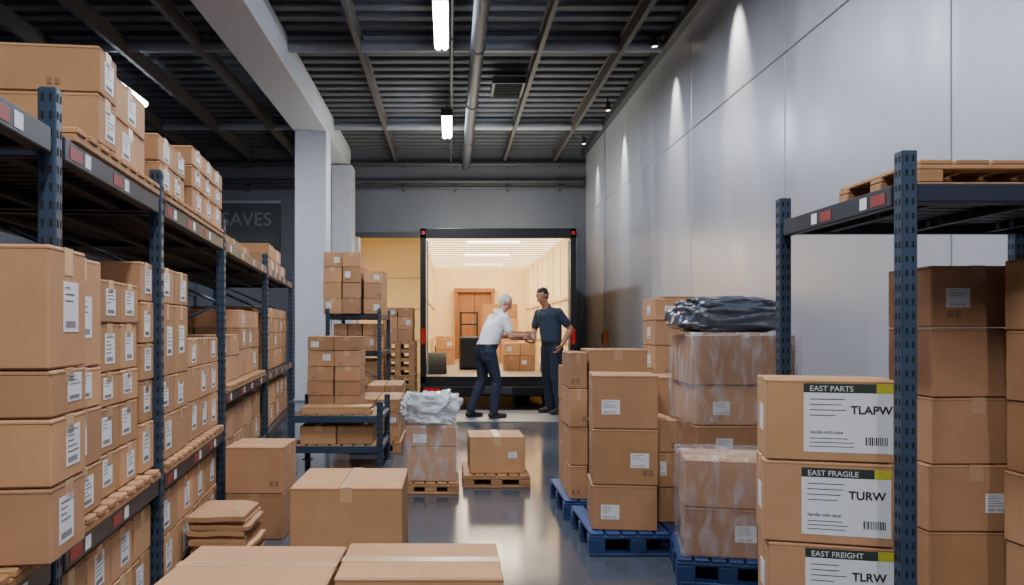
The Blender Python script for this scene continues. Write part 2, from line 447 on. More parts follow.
rstack([(-.7,.0,.05,1.1,.12,[.22,.18],dict(lab='s',nx=2,ny=4,lp=.8)),(-.7,.0,1.23,2.6,.12,[.2,.2],dict(lab='s',nx=2,ny=4,lp=.8))])
zt=ZT+.047
rstack([(-.75,.03,.33,.52,zt,[.16,.155],dict(lab='s',lp=1,jit=.002))])
rstack([(-.5,.01,.55,.98,zt,[.15,.15],dict(lab='s',lp=1,ny=1))])
rstack([(-.45,.0,1.23,1.75,zt,[.13,.12],dict(lab='s',lp=.9,ny=2)),(-.9,-.46,1.0,1.7,zt,[.14,.12],dict(lab='s',ny=2))])
rstack([(-.4,.02,1.82,2.66,zt,[.12,.11,.1],dict(lab='s',lp=.8,ny=3))])
rstack([(-.8,-.45,1.8,2.6,zt,[.15,.14],dict(lab='s',ny=2))])
rstack([(-.7,-.1,3.0,4.8,ZT,[.13],dict(lab='s',ny=3,nx=2)),(-.7,-.3,3.6,4.4,ZT+.13,[.13],dict(lab='s',ny=2))])
rstack([(-.7,-.05,5.2,7.4,ZT,[.16],dict(lab='s',ny=4,nx=2)),(-.7,-.05,5.8,6.9,ZT+.16,[.14],dict(lab='s',ny=2,nx=2))])
rstack([(-.75,-.02,2.85,3.6,.887,[.17,.15],dict(lab='s',ny=2,nx=2)),(-.7,-.03,3.7,4.8,.887,[.2,.16,.14],dict(lab='s',ny=3,nx=2,lp=.4))])
rstack([(-.7,-.03,5.1,7.4,.84,[.19,.17,.15,.1],dict(lab='s',ny=5,nx=2,lp=.4))])
rstack([(-.75,-.02,2.85,4.85,.3,[.2,.2],dict(lab='s',ny=4,nx=2,lp=.4)),(-.7,-.02,5.1,7.4,.3,[.2,.2],dict(lab='s',ny=5,nx=2,lp=.4))])

RB2=TR(-3.3,2.6,0,.06); b=MB()
US2=[0,2.4,4.8,7.2,9.6]
for s in US2:
    for x in (0,-D): upright(b,x,s,2.6,RB2)
for i in range(4):
    for z in (.2,1.0,1.8): shelf(b,-D,0,US2[i]+.03,US2[i+1]-.03,z,RB2,red=False)
b.obj('pallet_rack')
b=MB()
for i in range(4):
    for z in (.2,1.0): fill(b,-.8,-.05,US2[i]+.1,US2[i+1]-.1,z,[.22,.2],nx=2,ny=5,lab='s',base=RB2)
b.obj('cardboard_box_stack')

b=MB(); RX0,RX1,RY0,RY1=-1.56,-.9,10.2,11.7
for x in (RX0,RX1):
    for y in (RY0,RY1): upright(b,x,y,1.5)
for z in (1.43,.95,.4): shelf(b,RX0,RX1,RY0+.02,RY1-.02,z,red=False)
brace(b,RX0,RX1,RY0,1.4)
b.obj('storage_rack')
b=MB()
fill(b,-1.62,-1.14,10.2,10.65,1.43,[.2,.2,.2,.19],nx=2); fill(b,-1.12,-.88,10.3,10.9,1.43,[.2,.2,.15],ny=2)
fill(b,-1.5,-1.12,10.7,11.6,1.43,[.22,.2,.2],ny=2); fill(b,-1.1,-.9,11.0,11.6,1.43,[.2,.2,.2],ny=2)
b.obj('cardboard_box_stack')
b=MB()
fill(b,-1.5,-.95,10.3,11.6,.95,[.2,.16],nx=3,ny=3); fill(b,-1.5,-.95,10.3,11.6,.4,[.22,.2],nx=2,ny=3)
b.obj('cardboard_box_stack')
for k in range(8):
    b=MB(); pallet(b,-1.04,-.53,12.02,12.95,k*.13,h=.13,n=5); b.obj('wooden_pallet')
b=MB(); fill(b,-1.02,-.56,12.05,12.8,1.04,[.2,.18,.14],nx=2,ny=2); b.obj('cardboard_box_stack')

b=MB()
for x in (-1.36,-.6):
    for y in (6.85,7.65): upright(b,x,y,.62)
for z in (.5,.24):
    b.box((-1.34,6.83,z-.06),(-.62,6.87,z),'rack_blue'); b.box((-1.34,7.63,z-.06),(-.62,7.67,z),'rack_blue')
    for x in (-1.36,-.6): b.box((x-.02,6.87,z-.05),(x+.02,7.63,z-.005),'rack_blue')
    for k in range(7): b.box((-1.33+k*.102,6.86,z-.012),(-1.25+k*.102,7.64,z+.004),'wood',tint=R.uniform(.8,1.1))
b.obj('low_storage_rack')
b=MB(); fill(b,-1.28,-.8,7.15,7.6,.505,[.14,.13,.13,.14,.13],nx=2); b.obj('cardboard_box_stack')
b=MB()
z=.505
for k in range(6):
    b.box((-1.28+R.uniform(-.01,.01),6.88,z),(-.68+R.uniform(-.01,.01),7.12,z+.011),'cardboard',tint=R.uniform(.9,1.25),bev=.002); z+=.0115
b.obj('flattened_cardboard_stack')
b=MB(); fill(b,-1.3,-.66,6.9,7.5,.245,[.16],nx=2); b.obj('cardboard_box_stack')
b=MB(); pallet(b,-1.0,-.48,7.95,8.9,0); b.obj('wooden_pallet')
b=MB(); fill(b,-.98,-.5,7.98,8.85,.121,[.15,.14,.13],nx=2,ny=3,lab='f'); b.obj('cardboard_box_stack')
b=MB(); fill(b,-.95,-.55,9.1,10.0,0,[.2,.2,.2],nx=2,ny=2); b.obj('cardboard_box_stack')

b=MB(); fill(b,-1.33,-.98,4.72,5.1,0,[.27,.28],lab='',jit=.003); b.obj('cardboard_box_stack')
def blob(name,loc,size,m,seed=0,amp=.18,freq=3.,rz=0,sub=5,pw=.5,parent=None,floor=None):
    bm=bmesh.new(); bmesh.ops.create_icosphere(bm,subdivisions=sub,radius=1)
    for v in bm.verts:
        p=v.co.copy()
        q=Vector([math.copysign(abs(c)**pw,c) for c in p])
        n=noise.fractal(p*freq+Vector((seed*7.1,seed,0)),1,2,4); n2=abs(noise.noise(p*freq*1.7+Vector((seed,3,9))))
        q=q*(1+amp*n-amp*n2)
        v.co=Vector((q.x*size[0]/2,q.y*size[1]/2,q.z*size[2]/2))
        if v.co.z<-size[2]/2*.92: v.co.z=-size[2]/2*.92
    me=bpy.data.meshes.new(name); bm.to_mesh(me); bm.free()
    me.materials.append(MATS[m]); me.polygons.foreach_set('use_smooth',[True]*len(me.polygons))
    o=bpy.data.objects.new(name,me); S.collection.objects.link(o); o.location=(loc[0],loc[1],loc[2]+size[2]/2*.92); o.rotation_euler=(0,0,rz)
    if parent: o.parent=parent
    return o
def bent_sheet(b,x0,x1,y0,y1,z,th,seed,tint):
    n=12; vs=[]; fs=[]
    for side in (0,1):
        for i in range(n+1):
            for j in range(n+1):
                u,v=i/n,j/n; x=x0+(x1-x0)*u; y=y0+(y1-y0)*v
                w=.010*noise.noise(Vector((u*2.2+seed,v*2.2,seed*.7)))-.028*(max(abs(u-.5),abs(v-.5))*2)**3*(z/.3)
                vs.append((x,y,max(.002,z+w+(th if side else 0))))
    N=n+1; o=N*N
    for i in range(n):
        for j in range(n):
            a=i*N+j; fs.append((a,a+1,a+N+1,a+N)); fs.append((o+a,o+a+N,o+a+N+1,o+a+1))
    for i in range(n):
        p,q=i,i+1
        fs.append((p*N,q*N,o+q*N,o+p*N)); fs.append((p*N+n,o+p*N+n,o+q*N+n,q*N+n)); fs.append((p,o+p,o+q,q)); fs.append((n*N+p,n*N+q,o+n*N+q,o+n*N+p))
    b.raw(vs,fs,'cardboard',tint)
b=MB(); z=.01
for k in range(14):
    th=R.uniform(.016,.024); dx=R.uniform(-.02,.02); dy=R.uniform(-.02,.02)
    bent_sheet(b,-1.27+dx,-.99+dx,3.9+dy,4.22+dy,z,th,k*1.7,R.uniform(.7,1.15)); z+=th+.006
b.obj('flattened_carton_bundle')
def one(x0,x1,y0,y1,z0,h,lab=(),tape='y',rz=0,tint=1.05,name='cardboard_box'):
    b=MB(); carton(b,TR((x0+x1)/2,(y0+y1)/2,z0,rz),x1-x0,y1-y0,h,lab,tape,tint,marks=False); return b.obj(name)
one(-.372,.172,2.56,2.98,.0,.45,rz=.0,tape='x'); one(-.93,-.385,2.50,2.96,0,.445,rz=-.02,tape='x',tint=1.0)
one(-.755,-.225,3.76,4.29,0,.5,tape='y',tint=1.08)
b=MB(); pallet(b,.10,.63,6.25,6.85,0,h=.1); b.obj('wooden_pallet')
one(.15,.59,6.32,6.75,.101,.29,lab=[('-y',.12,.0,.07,.05)],tape='y',rz=.02,tint=1.08)
b=MB(); pallet(b,-.36,.07,6.0,6.5,0,h=.09,n=5); b.obj('wooden_pallet')
b=MB(); fill(b,-.34,.05,6.03,6.45,.091,[.26,.16],nx=1,lab='f'); b.obj('cardboard_box_stack')
def wrapshell(name,x0,x1,y0,y1,z0,z1,m='wrap',amp=.012,seed=1,rz=0):
    bm=bmesh.new(); bmesh.ops.create_cube(bm,size=1)
    bmesh.ops.subdivide_edges(bm,edges=bm.edges[:],cuts=22,use_grid_fill=True)
    c=Vector(((x0+x1)/2,(y0+y1)/2,(z0+z1)/2)); s=Vector((x1-x0,y1-y0,z1-z0))
    for v in bm.verts:
        p=Vector((v.co.x*s.x,v.co.y*s.y,v.co.z*s.z)); n=noise.fractal(p*9+Vector((seed*5,0,0)),1,2,3)
        d=Vector([math.copysign(1,q) if abs(q)>.499 else 0 for q in v.co])
        if v.co.z<-.499: d.z=0
        v.co=p+d*(amp*.9+amp*abs(n))
    me=bpy.data.meshes.new(name); bm.to_mesh(me); bm.free(); me.materials.append(MATS[m])
    me.polygons.foreach_set('use_smooth',[True]*len(me.polygons))
    o=bpy.data.objects.new(name,me); o.location=c; o.rotation_euler=(0,0,rz); S.collection.objects.link(o); return o
blob('plastic_bag',(-.15,6.2,.514),(.46,.42,.26),'bag_clear',seed=3,amp=.3,freq=2.4,pw=.75)
wrapshell('stretch_wrap',-.34,.05,6.03,6.45,.095,.505,amp=.006,seed=9)

# ------------------------------------------------------------------ right aisle stacks
b=MB(); pallet(b,.76,1.30,4.37,5.05,0,h=.13,m='blue_plastic'); b.obj('blue_pallet')
b=MB(); G=TR(.985,4.60,0,-.1); fill(b,-.185,.185,-.19,.19,.131,[.25,.31,.30],lab='f',lp=1.2,jit=.01,base=G); b.obj('cardboard_box_stack')
b=MB(); fill(b,1.19,1.32,4.6,4.98,.131,[.2,.2,.19],lab='f'); b.obj('cardboard_box_stack')
b=MB(); pallet(b,.74,1.32,5.2,5.95,0,h=.13,m='blue_plastic'); b.obj('blue_pallet')
b=MB(); fill(b,.78,.905,5.22,5.62,.131,[.22,.25,.25,.24],lab=''); fill(b,.91,1.30,5.24,5.62,.131,[.3,.34,.34],lab='f'); fill(b,.80,1.28,5.65,5.93,.131,[.3,.3,.25],lab='f',nx=2); b.obj('cardboard_box_stack')
b=MB(); pallet(b,1.38,2.1,6.3,7.0,0); b.obj('wooden_pallet')
b=MB(); fill(b,1.62,2.08,6.32,6.75,.121,[.24,.25,.25,.25,.2,.17],lab='fl',lp=1); b.obj('cardboard_box_stack')
b=MB(); fill(b,1.40,1.6,6.32,6.7,.121,[.28,.28,.26],lab='f'); b.obj('cardboard_box_stack')
b=MB(); fill(b,2.0,2.7,7.5,8.0,0,[.3,.3,.3,.3,.25,.1],nx=2,lab='fl'); b.obj('cardboard_box_stack')
b=MB(); fill(b,1.40,1.72,5.4,5.8,0,[.3,.3,.32],lab='f'); b.obj('cardboard_box_stack')
b=MB(); pallet(b,1.42,2.08,4.7,5.25,0); b.obj('wooden_pallet')
b=MB(); fill(b,1.44,2.05,4.72,5.2,.121,[.27,.28],lab='f',lp=1,jit=.01); fill(b,1.45,2.02,4.73,5.2,.671,[.24],lab='f',lp=2.2,jit=.01); fill(b,1.43,2.05,4.72,5.2,.911,[.3],lab='f',lp=1,jit=.01); b.obj('cardboard_box_stack')
wrapshell('stretch_wrap',1.43,2.06,4.71,5.21,.68,1.215,amp=.006,seed=4)
e=empty('plastic_wrapped_roll')
blob('roll',(1.72,4.97,1.225),(.70,.46,.18),'bag_gray',seed=5,amp=.12,freq=1.6,pw=.6,parent=e)
blob('fold',(1.70,4.97,1.33),(.58,.38,.12),'bag_gray',seed=8,amp=.16,freq=2.0,pw=.65,parent=e,rz=.1)
RZ=-.2; G=TR(1.385,4.08,0,RZ)
b=MB(); pallet(b,-.24,.24,-.24,.24,0,h=.13,m='blue_plastic',base=G); b.obj('blue_pallet')
b=MB(); fill(b,-.2,.2,-.2,.2,.131,[.24,.235],lab='f',jit=.004,base=G); b.obj('cardboard_box_stack')
wrapshell('stretch_wrap',1.385-.205,1.385+.205,4.08-.205,4.08+.205,.135,.612,amp=.012,seed=2,rz=RZ)

# labelled cartons
e=empty('labeled_carton_stack')
RZ=-.25
cx=1.195+.22*math.cos(RZ)-.14*math.sin(RZ)*1.0; cy=3.02+.22*math.sin(RZ)+.14*math.cos(RZ)
b=MB(); pallet(b,-.23,.15,-.14,.18,0,h=.136,base=TR(cx,cy,0,RZ))
hs=.307
for k in range(3):
    M=TR(cx+(.004,-.006,.0)[k],cy,.14+k*hs,RZ+(.01,-.012,.0)[k])
    hx,hy=.22,.14
    carton(b,M,2*hx,2*hy,hs-.002,[],'x',1.02,marks=False)
    u0,u1=-.09,.212; v0,v1=.035,(.29,.283,.29)[k]
    b.box((u0,-hy-.0015,v0),(u1,-hy+.001,v1),'label',M,bev=.0003)
    b.box((u0,-hy-.0022,v1-.034),(u1-.055,-hy+.001,v1),'band',M,bev=.0003)
    b.box((u1-.055,-hy-.0022,v1-.034),(u1,-hy+.001,v1),'yellow',M,bev=.0003)
    for j in range(4): b.box((u0+.02,-hy-.0022,v1-.06-j*.02),(u0+.02+R.uniform(.07,.13),-hy+.001,v1-.0565-j*.02),'ink',M,bev=.0002)
    for j in range(3): b.box((u0+.02,-hy-.0022,v0+.05-j*.015),(u0+.02+R.uniform(.08,.16),-hy+.001,v0+.053-j*.015),'ink',M,bev=.0002)
    x=u0+.21
    while x<u1-.015:
        w=R.choice((.002,.003,.005)); b.box((x,-hy-.0022,v0+.03),(x+w,-hy+.001,v0+.06),'ink_dark',M,bev=.0002); x+=w+.003
    b.box((-hx-.0015,-.05,.1),(-hx+.001,.05,.2),'label',M,bev=.0003)
    rx=Matrix.Rotation(math.pi/2,4,'X')
    text('header_text',('EAST FREIGHT','EAST FRAGILE','EAST PARTS')[k],.028,M@Matrix.Translation((u0+.02,-hy-.003,v1-.028))@rx,'label',e)
    text('code_text',('TLRW','TURW','TLAPW')[k],.042,M@Matrix.Translation((u0+.16,-hy-.003,v1-.11))@rx,'ink_dark',e,bold=.0008)
    text('small_text','handle with care',.017,M@Matrix.Translation((u0+.02,-hy-.003,v0+.07))@rx,'ink',e)
b.obj('cartons',e)

# right rack
b=MB(); QX0,QX1,QY0,QY1=1.6,2.72,2.81,3.84
for x in (QX0,QX1):
    for y in (QY0,QY1): upright(b,x,y,1.87,w=.055)
shelf(b,QX0,QX1,QY0+.03,QY1-.03,1.76,fx='-x',h=.075)
shelf(b,QX0,QX1,QY0+.03,QY1-.03,.12,fx='-x',red=False)
b.box((QX0+.03,QY0-.02,1.69),(QX1-.03,QY0+.02,1.755),'rack_beam')
b.obj('storage_rack')
b=MB(); pallet(b,1.70,2.62,2.9,3.5,1.761,h=.1,n=7); b.obj('wooden_pallet')
b=MB(); fill(b,1.99,2.40,3.32,3.66,.121,[.28,.28,.28,.29,.26],lab='f',lp=.5,jit=.01,tint=.9); b.obj('cardboard_box_stack')
b=MB(); fill(b,2.22,2.66,2.87,3.22,.121,[.28,.28,.28,.28,.28],lab='fl',lp=1.5,jit=.01,tint=.95); b.obj('cardboard_box_stack')
b=MB(); fill(b,2.42,2.67,3.3,3.72,.121,[.28,.28,.28,.25],lab='f',lp=.5,jit=.01,tint=.9); b.obj('cardboard_box_stack')

b=MB(); b.box((XW-.1,14.6,.95),(XW-.021,14.8,1.2),'amber'); b.box((XW-.11,14.65,1.0),(XW-.1,14.75,1.15),'steel_dark'); b.cyl((XW-.06,14.7,1.2),(XW-.06,14.7,ZC-.2),.015,m='steel_light',n=8); b.obj('wall_control_box')

# ------------------------------------------------------------------ truck
e=empty('delivery_truck')
TX0,TX1,TY,TZ,TB,TE=-.46,1.95,12.35,2.79,.50,19.8
b=MB()
b.box((TX0,TY,TB-.1),(TX0+.09,TY+.12,TZ),'truck_black'); b.box((TX1-.09,TY,TB-.1),(TX1,TY+.12,TZ),'truck_black')
b.box((TX0,TY,TZ-.15),(TX1,TY+.12,TZ),'truck_black'); b.box((TX0,TY,TB-.14),(TX1,TY+.12,TB),'truck_black')
for x in (TX0+.1,TX1-.13): b.cyl((x+.015,TY-.02,TB+.05),(x+.015,TY-.02,TZ-.2),.012,m='steel_light',n=8)
b.obj('rear_frame',e)
b=MB()
b.box((TX0+.01,TY+.12,TB),(TX0+.06,TE,TZ-.03),'cream'); b.box((TX1-.06,TY+.12,TB),(TX1-.01,TE,TZ-.03),'cream')
b.box((TX0+.01,TE,TB),(TX1-.01,TE+.05,TZ-.03),'cream')
y=TY+.4
while y<TE-.2:
    b.box((TX0+.06,y,TB),(TX0+.07,y+.05,TZ-.1),'cream_trim'); b.box((TX1-.07,y,TB),(TX1-.06,y+.05,TZ-.1),'cream_trim'); y+=.9
for z in (1.0,1.7):
    b.box((TX0+.07,TY+.2,z),(TX0+.085,TE,z+.06),'cream_trim'); b.box((TX1-.085,TY+.2,z),(TX1-.07,TE,z+.06),'cream_trim')
b.obj('cargo_walls',e)
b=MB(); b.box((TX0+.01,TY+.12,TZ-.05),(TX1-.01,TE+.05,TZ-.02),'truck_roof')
y=TY+.3
while y<TE: b.box((TX0+.06,y,TZ-.07),(TX1-.06,y+.03,TZ-.05),'cream_trim'); y+=.4
b.obj('roof',e)
b=MB(); b.box((TX0+.01,TY+.12,TB-.14),(TX1-.01,TE+.05,TB),'truck_floor'); b.obj('cargo_floor',e)
b=MB()
b.box((TX0,TY-.1,.2),(TX1,TY+.1,.36),'truck_black',bev=.02)
b.box((TX0+.1,TY-.02,.36),(TX1-.1,TY+.1,.42),'rubber')
for x in (TX0+.06,TX1-.3):
    b.box((x,TY-.112,.23),(x+.24,TY-.1,.33),'tail_red')
b.box((TX0+.34,TY-.112,.25),(TX0+.42,TY-.1,.31),'amber'); b.box((TX1-.42,TY-.112,.25),(TX1-.34,TY-.1,.31),'amber')
for x in (TX0+.02,TX1-.075):
    b.box((x,TY-.014,1.0),(x+.055,TY,1.24),'tail_red'); b.box((x,TY-.014,TZ-.1),(x+.055,TY,TZ-.04),'tail_red')
b.box((.45,TY-.112,.24),(.95,TY-.1,.34),'steel_dark')
b.obj('bumper',e)
b=MB()
for x in (TX0+.1,TX1-.4):
    yy=TY+1.0
    b.cyl((x,yy,.42),(x+.3,yy,.42),.42,m='rubber',n=32); b.cyl((x-.01,yy,.42),(x+.31,yy,.42),.2,m='steel_dark',n=24)
    b.box((x-.02,TY+.4,.05),(x+.32,TY+.42,TB-.14),'rubber')
b.cyl((TX0+.2,TY+1.0,.42),(TX1-.2,TY+1,.42),.07,m='steel_dark')
for x in (.35,1.0): b.box((x,TY+.1,.3),(x+.1,TE,.38),'truck_black')
for x in (TX0+.1,TX1-.4):
    b.cyl((x,TE-.8,.42),(x+.3,TE-.8,.42),.42,m='rubber',n=32)
b.obj('chassis',e)
for k,yy in enumerate((13.8,16.2,18.4)):
    b=MB(); b.box((.3,yy-.1,TZ-.085),(1.2,yy+.1,TZ-.07),'truck_roof'); b.obj('cargo_lamp_%d'%(k+1),e)
    area('cargo_glow_%d'%(k+1),(.75,yy,TZ-.11),.9,.6,44,(1,.85,.58),parent=e)
b=MB(); 
b.box((.12,19.5,TB),(.2,19.75,2.2),'brown_wood'); b.box((1.0,19.5,TB),(1.08,19.75,2.2),'brown_wood'); b.box((.1,19.48,2.12),(1.1,19.75,2.22),'brown_wood')
b.box((.2,19.6,TB+.05),(.595,19.74,2.12),'brown_wood'); b.box((.605,19.6,TB+.05),(1.0,19.74,2.12),'brown_wood'); b.box((.2,19.6,TB),(1.0,19.74,TB+.05),'brown_wood')
for x in (.56,.64): b.cyl((x,19.57,1.3),(x,19.57,1.42),.012,m='steel_light')
b.obj('wooden_wardrobe')
b=MB(); fill(b,.72,1.5,17.6,18.3,TB,[.35,.33,.3,.3],nx=2); b.obj('cardboard_box_stack')
b=MB(); fill(b,.95,1.5,14.0,14.5,TB,[.27,.22],nx=2); b.obj('cardboard_box_stack')
b=MB(); fill(b,-.3,.1,16.5,17.2,TB,[.3,.28],nx=1); b.obj('cardboard_box_stack')
b=MB()
for x in (.2,.5): b.cyl((x,14.6,TB+.12),(x,14.75,TB+1.05),.018,m='rubber'); b.cyl((x-.03,14.72,TB+.1),(x+.03,14.72,TB+.1),.1,m='rubber')
for t in (.25,.5,.75,.98): b.cyl((.2,14.6+.15*t,TB+.12+.93*t),(.5,14.6+.15*t,TB+.12+.93*t),.014,m='rubber')
b.box((.18,14.35,TB+.0),(.52,14.62,TB+.02),'rubber'); b.box((.17,14.3,TB+.021),(.53,14.58,TB+.6),'truck_black',bev=.03); b.obj('hand_truck')
b=MB(); b.box((-.45,10.6,0),(1.9,12.1,.012),'dockplate',bev=.004); b.obj('dock_plate')

# ------------------------------------------------------------------ people
def capsule(p0,p1,r0,r1,n=28,m=7):
    p0=Vector(p0); p1=Vector(p1); d=p1-p0
    if d.length<1e-5: d=Vector((0,0,1e-4)); p1=p0+d
    d=d.normalized(); a=d.orthogonal().normalized(); b_=d.cross(a)
    if max(r0,r1)<.02: n=12; m=4
    rings=[]
    for i in range(m+1):
        t=-math.pi/2+ (math.pi/2)*(i+.35)/(m+.35); rings.append((p0+d*math.sin(t)*r0,math.cos(t)*r0))
    for i in range(m+1):
        t=(math.pi/2)*i/(m+.35); rings.append((p1+d*math.sin(t)*r1,math.cos(t)*r1))
    vs=[];fs=[]
    for c,r in rings:
        for k in range(n):
            t=2*math.pi*k/n; vs.append(c+a*math.cos(t)*r+b_*math.sin(t)*r)
    for i in range(len(rings)-1):
        for k in range(n):
            k2=(k+1)%n; fs.append((i*n+k,i*n+k2,(i+1)*n+k2,(i+1)*n+k))
    fs.append(tuple(range(n))[::-1]); o=(len(rings)-1)*n; fs.append(tuple(range(o,o+n)))
    return vs,fs
class Body:
    def __init__(s): s.p=[]
    def seg(s,p0,p1,r0,r1,m,kf=1.): s.p.append((Vector(p0),Vector(p1),r0,r1,m,kf))
    def hand(s,w,d,nrm,side,m,curl=.4,L=1.):
        w=Vector(w); d=Vector(d).normalized(); nrm=Vector(nrm); nrm=(nrm-d*nrm.dot(d)).normalized(); side=Vector(side); side=(side-d*side.dot(d)-nrm*side.dot(nrm)).normalized()
        for q in (-.028,-.010,.010,.028):
            s.seg(w+side*q*.7,w+d*.085*L+side*q,.015,.014,m)
        lens=[.062,.076,.084,.074]
        for i,q in enumerate((-.034,-.0115,.0115,.034)):
            p=w+d*.088*L+side*q; dd=(d+side*q*2.2).normalized(); l=lens[i]
            c=curl*(1+.12*(1.5-i)) 
            for k,fr in enumerate((.45,.31,.24)):
                ang=c*(.5 if k==0 else 1)
                dd=(dd*math.cos(ang)-nrm*math.sin(ang)).normalized()
                q2=p+dd*l*fr; s.seg(p,q2,.0086-.0008*k,.0080-.0008*k,m); p=q2
        p=w+d*.02+side*.026; dd=(d*.7+side*.75-nrm*.15).normalized()
        q2=p+dd*.04; s.seg(p,q2,.013,.0105,m); dd=(d*.95+side*.25-nrm*.3).normalized(); q3=q2+dd*.032; s.seg(q2,q3,.0105,.0095,m); s.seg(q3,q3+(dd-nrm*.2)*.024,.0095,.008,m)
def nearest(C,parts,names):
    best=np.full(len(C),1e9); lab=np.zeros(len(C),int)
    for p0,p1,r0,r1,m,kf in parts:
        if m not in names: names.append(m)
        k=names.index(m)
        P=C.copy(); P[:,0]/=kf; a=np.array([p0.x/kf,p0.y,p0.z]); c=np.array([p1.x/kf,p1.y,p1.z]); d=c-a; L=max(1e-9,(d@d))
        t=np.clip(((P-a)@d)/L,0,1); dist=np.linalg.norm(P-(a+t[:,None]*d),axis=1)-(r0+(r1-r0)*t)
        dist=dist*min(1,kf)
        u=dist<best; best[u]=dist[u]; lab[u]=k
    return lab
def build_person(name, origin, f, parts, extras, waist, shirt, pants):
    f=Vector((f[0],f[1],0)).normalized(); l=Vector((-f.y,f.x,0)); O=Vector(origin)
    W=Matrix(((f.x,l.x,0,O.x),(f.y,l.y,0,O.y),(0,0,1,O.z),(0,0,0,1)))
    vs=[];fs=[]
    for p0,p1,r0,r1,m,kf in parts:
        a=Vector((p0.x/kf,p0.y,p0.z)); c=Vector((p1.x/kf,p1.y,p1.z))
        v,fa=capsule(a,c,r0,r1); o=len(vs)
        vs+= [ (q.x*kf,q.y,q.z) for q in v]; fs+=[tuple(i+o for i in x) for x in fa]
    dg=lambda o: bpy.data.meshes.new_from_object(o.evaluated_get(bpy.context.evaluated_depsgraph_get()))
    me=bpy.data.meshes.new('tmp'); me.from_pydata(vs,[],fs); me.update()
    o=bpy.data.objects.new('tmp',me); S.collection.objects.link(o)
    rm=o.modifiers.new('r','REMESH'); rm.mode='VOXEL'; rm.voxel_size=.0052; rm.use_smooth_shade=True
    bpy.context.view_layer.update(); me1=dg(o); bpy.data.objects.remove(o)
    names=[]
    nV=len(me1.vertices); P=np.zeros(nV*3); me1.vertices.foreach_get('co',P); P=P.reshape(-1,3)
    vl=nearest(P,parts,names); cloth=np.isin(vl,[names.index(shirt),names.index(pants)])
    nF=len(me1.polygons); C=np.zeros(nF*3); me1.polygons.foreach_get('center',C); C=C.reshape(-1,3)
    lab=nearest(C,parts,names)
    iS,iP=names.index(shirt),names.index(pants); names.append('belt'); iB=len(names)-1
    cl=(lab==iS)|(lab==iP); hz=waist
    lab[cl&(C[:,2]>hz)]=iS; lab[cl&(C[:,2]<=hz)]=iP; lab[cl&(C[:,2]<=hz)&(C[:,2]>hz-.035)]=iB
    o=bpy.data.objects.new('tmp',me1); S.collection.objects.link(o)
    g=o.vertex_groups.new(name='cloth'); g.add([int(i) for i in np.nonzero(cloth)[0]],1.0,'REPLACE')
    sm=o.modifiers.new('s','SMOOTH'); sm.iterations=28; sm.factor=.6; sm.vertex_group='cloth'
    s2=o.modifiers.new('s2','SMOOTH'); s2.iterations=3; s2.factor=.5
    bpy.context.view_layer.update(); me2=dg(o); bpy.data.objects.remove(o)
    me2.materials.clear()
    for n in names: me2.materials.append(MATS[n])
    me2.polygons.foreach_set('material_index',lab.astype(np.int32))
    me2.polygons.foreach_set('use_smooth',[True]*nF)
    e=empty(name); e.matrix_world=W
    ob=bpy.data.objects.new('body',me2); S.collection.objects.link(ob); ob.parent=e
    for nm,c,r,m in extras:
        v,fa=capsule(c,Vector(c)+Vector((0,0,1e-4)),r,r); b=MB(); b.raw([tuple(x) for x in v],fa,m); x=b.obj(nm,e,True)
    return e
def head(B,c,pitch,skin,hair):
    c=Vector(c); cp,sp=math.cos(pitch),math.sin(pitch)
    def h(x,y,z): return c+Vector((x*cp+z*sp, y, -x*sp+z*cp))
    B.seg(h(-.02,0,.03),h(.012,0,.03),.077,.075,skin)
    B.seg(h(.03,0,.0),h(.035,0,-.03),.062,.056,skin)
    B.seg(h(.03,0,-.045),h(.05,0,-.08),.054,.034,skin)
    B.seg(h(.060,0,.035),h(.055,0,.055),.034,.036,skin)
    B.seg(h(.088,0,.02),h(.112,0,-.018),.008,.012,skin)
    for s in (-1,1):
        B.seg(h(.088,s*.012,-.018),h(.1,s*.009,-.02),.008,.008,skin)
        B.seg(h(.078,s*.012,.036),h(.070,s*.042,.034),.011,.009,skin)
        B.seg(h(-.008,s*.080,.018),h(-.006,s*.078,-.016),.013,.009,skin)
        B.seg(h(.055,s*.03,-.01),h(.06,s*.03,-.018),.022,.02,skin)
        B.seg(h(.086,s*.002,-.049),h(.080,s*.022,-.050),.0075,.0055,'lips')
        B.seg(h(.078,s*.036,.042),h(.086,s*.018,.044),.0030,.0030,hair)
    B.seg(h(-.036,0,.052),h(.008,0,.068),.076,.060,hair)
    B.seg(h(-.052,0,.01),h(-.045,0,.03),.066,.072,hair)
    B.seg(h(-.05,0,-.03),h(-.052,0,0),.05,.06,hair)
    for s in (-1,1): B.seg(h(-.01,s*.045,.055),h(-.02,s*.05,.03),.037,.034,hair)
    if hair=='hair_dark': B.seg(h(.015,0,.102),h(.038,0,.095),.032,.026,hair)
    ex=[]
    for s,nm in ((-1,'r'),(1,'l')):
        ex.append(('eye_'+nm,h(.0775,s*.03,.018),.0115,'eye_white')); ex.append(('iris_'+nm,h(.0865,s*.03,.017),.0046,'eye_dark'))
    return ex,h
